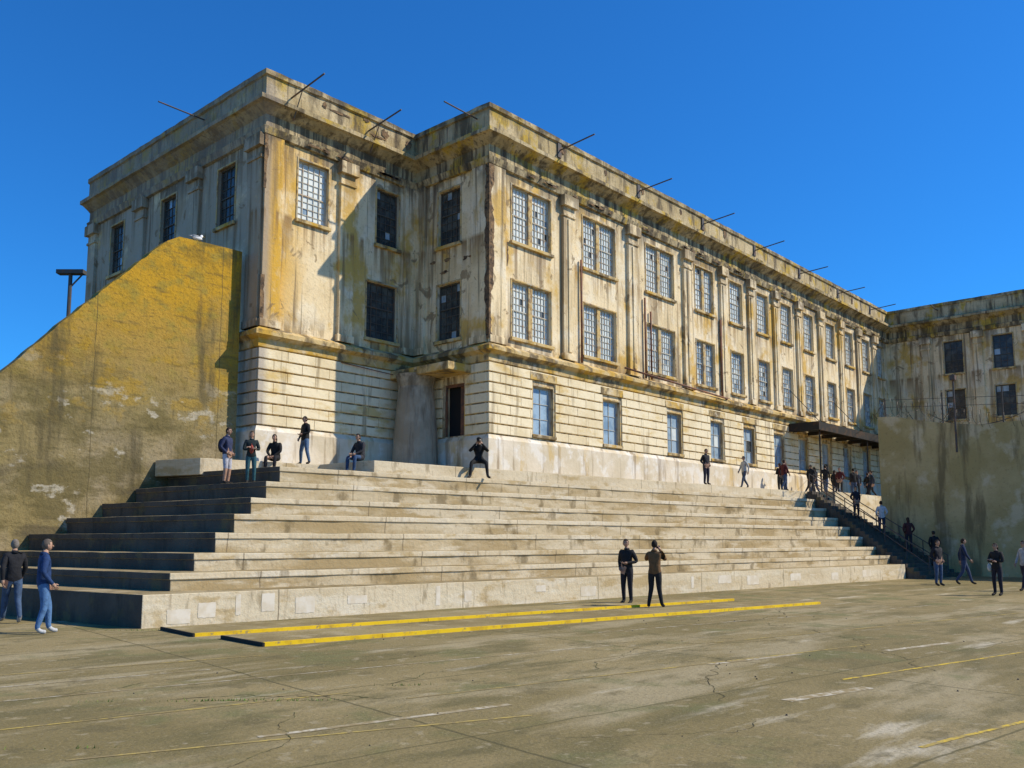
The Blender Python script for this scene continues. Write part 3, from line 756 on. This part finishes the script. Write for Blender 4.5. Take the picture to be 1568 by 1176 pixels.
    nbv = jt['nb'][0]; mb.tube(nbv+Vector((0,0,.02)), nbv+Vector((0,.008,.075)), .085, 0, 12, .066)
    for ex in extras:
        kind = ex[0]
        if kind == 'phone':
            w = (jt['wL'][0]+jt['wR'][0])/2+Vector((0,.10,.07)); mb.fbox((w.x,w.y,1,0,0,1), -.08, .08, -.006, .006, w.z-.04, w.z+.04, 5)
        if kind == 'camera':
            w = (jt['wL'][0]+jt['wR'][0])/2+Vector((0,.02,.10)); mb.fbox((w.x,w.y,1,0,0,1), -.07, .07, -.03, .03, w.z-.045, w.z+.045, 5); mb.tube(w+Vector((0,.03,0)), w+Vector((0,.11,0)), .035, 5, 10)
        if kind == 'bag':
            b0 = ex[1]; blob(mb, b0, (.07,.14,.15), 8, 0, 10, 8); mb.tube((b0[0],b0[1],b0[2]+.1), (-b0[0]*.5,0,1.47), .014, 8, 5)
        if kind == 'backpack':
            blob(mb, (0,-.2,1.22), (.15,.10,.22), 8, 0, 12, 8)
    mats = [cm('jacket', top), cm('trousers', pants), cm('shoes', shoes), cm('skin', skin, .6), cm('hair', hair), cm('black_plastic', (.02,.02,.02), .4),
            cm('lips', (.35,.13,.11), .6), cm('cap', cap or (.05,.05,.05)), cm('bag', ex_color(extras))]
    o = mb.obj('person', mats, smooth=True)
    r, f_ = face; dx, dy = .669*r+.743*f_, -.743*r+.669*f_
    o.location = (x, y, z); o.rotation_euler = (0, 0, math.atan2(dy, dx)-math.pi/2); s_ = H/1.75; o.scale = (s_, s_, s_)
    return o
def ex_color(ex):
    for e in ex:
        if len(e) > 2: return e[2]
    return (.05,.05,.05)

person(6.82,18.18,0,(.8,.6),1.76,top=(.02,.05,.14),pants=(.09,.19,.36),shoes=(.5,.5,.48),hair=(.14,.11,.085),J={'aR':(.13,-.1,.1),'fR':(.135,-.02,.045),'tR':(.14,.07,.035),'aL':(-.1,.14,.1),'fL':(-.105,.22,.045),'tL':(-.11,.31,.035),'kL':(-.1,.12,.51),'eR':(.25,-.06,1.14),'wR':(.2,.12,.93),'eL':(-.25,-.03,1.14),'wL':(-.2,.1,.93)})
person(7.25,21.0,0,(-.7,.8),1.76,top=(.018,.018,.02),pants=(.06,.10,.17),shoes=(.3,.3,.3),hair=(.2,.17,.14),J={**WALK})
person(20.8,14.42,0,(-.5,-.7),1.78,top=(.018,.018,.018),pants=(.02,.02,.025),J={**POCK,'wL':(-.1,.18,1.12)},headyaw=.5)
person(20.3,13.18,0,(.35,.95),1.74,top=(.17,.09,.035),pants=(.02,.02,.02),hair=(.02,.015,.01),J={**PHOTO,'aL':(-.17,-.02,.1),'fL':(-.19,.07,.045),'tL':(-.2,.15,.035),'aR':(.17,.02,.1),'fR':(.19,.1,.045),'tR':(.2,.19,.035)},extras=(('phone',),))
person(37.4,11.2,0,(.3,-.9),1.76,top=(.02,.02,.025),pants=(.05,.09,.17),J=POCK)
person(39.0,10.7,0,(.9,-.3),1.82,top=(.02,.035,.08),pants=(.04,.06,.12),J=WALK)
person(32.0,7.8,0,(-.8,-.5),1.66,top=(.02,.02,.02),pants=(.02,.02,.03),long_hair=True,J=FOLD,slim=.88,extras=(('bag',(.22,.02,.95),(.6,.6,.58)),))
person(35.5,7.75,0,(-.9,-.3),1.74,top=(.4,.4,.4),pants=(.03,.03,.05),J=WALK)
person(14.5,24.9,3.46,(.9,-.2),1.76,top=(.03,.04,.09),pants=(.5,.5,.55),shorts=True,J=POCK,extras=(('backpack',(0,0,0),(.03,.03,.04)),))
person(14.78,24.0,3.46,(.3,-.9),1.6,top=(.02,.03,.03),pants=(.03,.10,.12),long_hair=True,hair=(.06,.03,.015),J=FOLD,slim=.9,extras=(('bag',(.0,.14,1.15),(.30,.06,.04)),))
person(17.4,26.72,4.0,(-.1,-.95),1.8,top=(.015,.015,.015),pants=(.015,.015,.018),long_hair=True,J=sit({'wL':(-.05,.3,.62),'wR':(.05,.32,.6)},seat=.46,fx=.08))
person(18.7,26.85,4.45,(-.6,-.6),1.74,top=(.015,.015,.015),pants=(.09,.15,.24),hair=(.02,.015,.01),J={**APART,'eL':(-.26,.0,1.16),'wL':(-.12,.2,1.1),'eR':(.3,-.04,1.2),'wR':(.24,.1,.98)})
person(19.35,24.5,4.0,(-.5,-.8),1.82,top=(.03,.03,.035),pants=(.04,.08,.16),hair=(.02,.015,.01),J=sit(fx=.05))
person(23.7,23.0,4.0,(.05,-1),1.85,top=(.012,.012,.012),pants=(.012,.012,.012),cap=(.012,.012,.012),
       J=sit({'kL':(-.26,.40,.56),'aL':(-.30,.52,.10),'fL':(-.34,.58,.045),'tL':(-.39,.66,.035),'kR':(.26,.40,.56),'aR':(.30,.52,.10),'fR':(.34,.58,.045),'tR':(.39,.66,.035),
              'eL':(-.33,.22,.98),'wL':(-.10,.32,1.24),'eR':(.33,.22,.98),'wR':(.10,.32,1.24)},seat=.56),extras=(('camera',),))
person(38.6,22.0,4.45,(.5,-.8),1.75,top=(.02,.02,.025),pants=(.03,.03,.05),J=POCK)
person(42.6,22.05,4.45,(-.8,-.3),1.68,top=(.45,.45,.43),pants=(.08,.10,.14),J=WALK)
tops = [(.02,.02,.02),(.03,.03,.04),(.02,.02,.03),(.25,.25,.26),(.10,.02,.02),(.02,.02,.02),(.03,.04,.06),(.02,.02,.02)]
for i, (px_, py_) in enumerate(((46.1,21.5),(47.5,22.1),(49.4,21.4),(50.4,21.9),(50.9,21.2),(52.0,21.6),(53.3,21.3),(54.2,22.0),(55.2,21.2),(56.8,21.6),(58.2,21.2),(59.4,21.9),(52.7,22.6),(48.6,22.9))):
    a = random.uniform(0, 6.28)
    person(px_, py_, 4.45 if px_ < 48.3 else 4.44, (math.cos(a), math.sin(a)), random.uniform(1.62,1.82), top=random.choice(tops), pants=random.choice(((.02,.02,.03),(.05,.08,.15),(.03,.03,.03))),
           hair=random.choice(((.02,.015,.01),(.15,.12,.08),(.05,.03,.02))), J=random.choice((POCK, FOLD, WALK, {})), long_hair=random.random() < .4)
def fz(y): return 4.45*(int((y-13.5)/.28)+1)/26
person(47.3,16.8,fz(16.8),(.2,.9),1.74,top=(.55,.55,.55),pants=(.03,.04,.07),J=POCK)
person(47.0,14.2,fz(14.2),(.1,.9),1.7,top=(.02,.02,.02),pants=(.02,.02,.03),J=POCK,cap=(.03,.03,.03))
person(46.4,15.2,fz(15.2),(.1,.9),1.7,top=(.06,.02,.02),pants=(.02,.02,.03),J=POCK,long_hair=True)
person(47.6,18.2,fz(18.2),(.1,-.9),1.7,top=(.02,.02,.03),pants=(.02,.02,.03),J=POCK)

# ------------------------------------------------------------------ light, sky, camera
sd = Vector((.669*math.cos(math.radians(41.7)), -.743*math.cos(math.radians(41.7)), math.sin(math.radians(41.7))))
sl = bpy.data.lights.new('sun', 'SUN'); sl.energy = 5.0; sl.angle = math.radians(.53); sl.color = (1, .91, .76)
so = bpy.data.objects.new('sun', sl); COL.objects.link(so); so.rotation_euler = sd.to_track_quat('Z', 'Y').to_euler(); so.location = (60, -60, 80)
w = bpy.data.worlds.new('World'); S.world = w; w.use_nodes = True; nt = w.node_tree
bg = nt.nodes['Background']; sky = nt.nodes.new('ShaderNodeTexSky'); sky.sky_type = 'NISHITA'; sky.sun_disc = False
sky.sun_elevation = math.radians(41.7); sky.sun_rotation = math.radians(138); sky.air_density = 1.0; sky.dust_density = .05; sky.ozone_density = 3.0
tint = nt.nodes.new('ShaderNodeMix'); tint.data_type = 'RGBA'; tint.blend_type = 'MULTIPLY'; tint.inputs[0].default_value = 1
tint.inputs[7].default_value = (.20, .88, 1.6, 1); tint.clamp_result = False
nt.links.new(sky.outputs[0], tint.inputs[6]); nt.links.new(tint.outputs[2], bg.inputs['Color']); bg.inputs['Strength'].default_value = .108
cd = bpy.data.cameras.new('camera'); co = bpy.data.objects.new('camera', cd); COL.objects.link(co); S.camera = co
cd.sensor_width = 36; cd.lens = 36*1365/1568; cd.shift_y = 84.5/1568; cd.clip_end = 5000
pitch = math.radians(6.5); fwd = Vector((.743*math.cos(pitch), .669*math.cos(pitch), math.sin(pitch)))
co.location = (0, 0, 1.75); co.rotation_euler = fwd.to_track_quat('-Z', 'Y').to_euler()
S.view_settings.view_transform = 'Standard'; S.view_settings.look = 'None'; S.view_settings.exposure = 0
print('OBJ', len(bpy.data.objects))
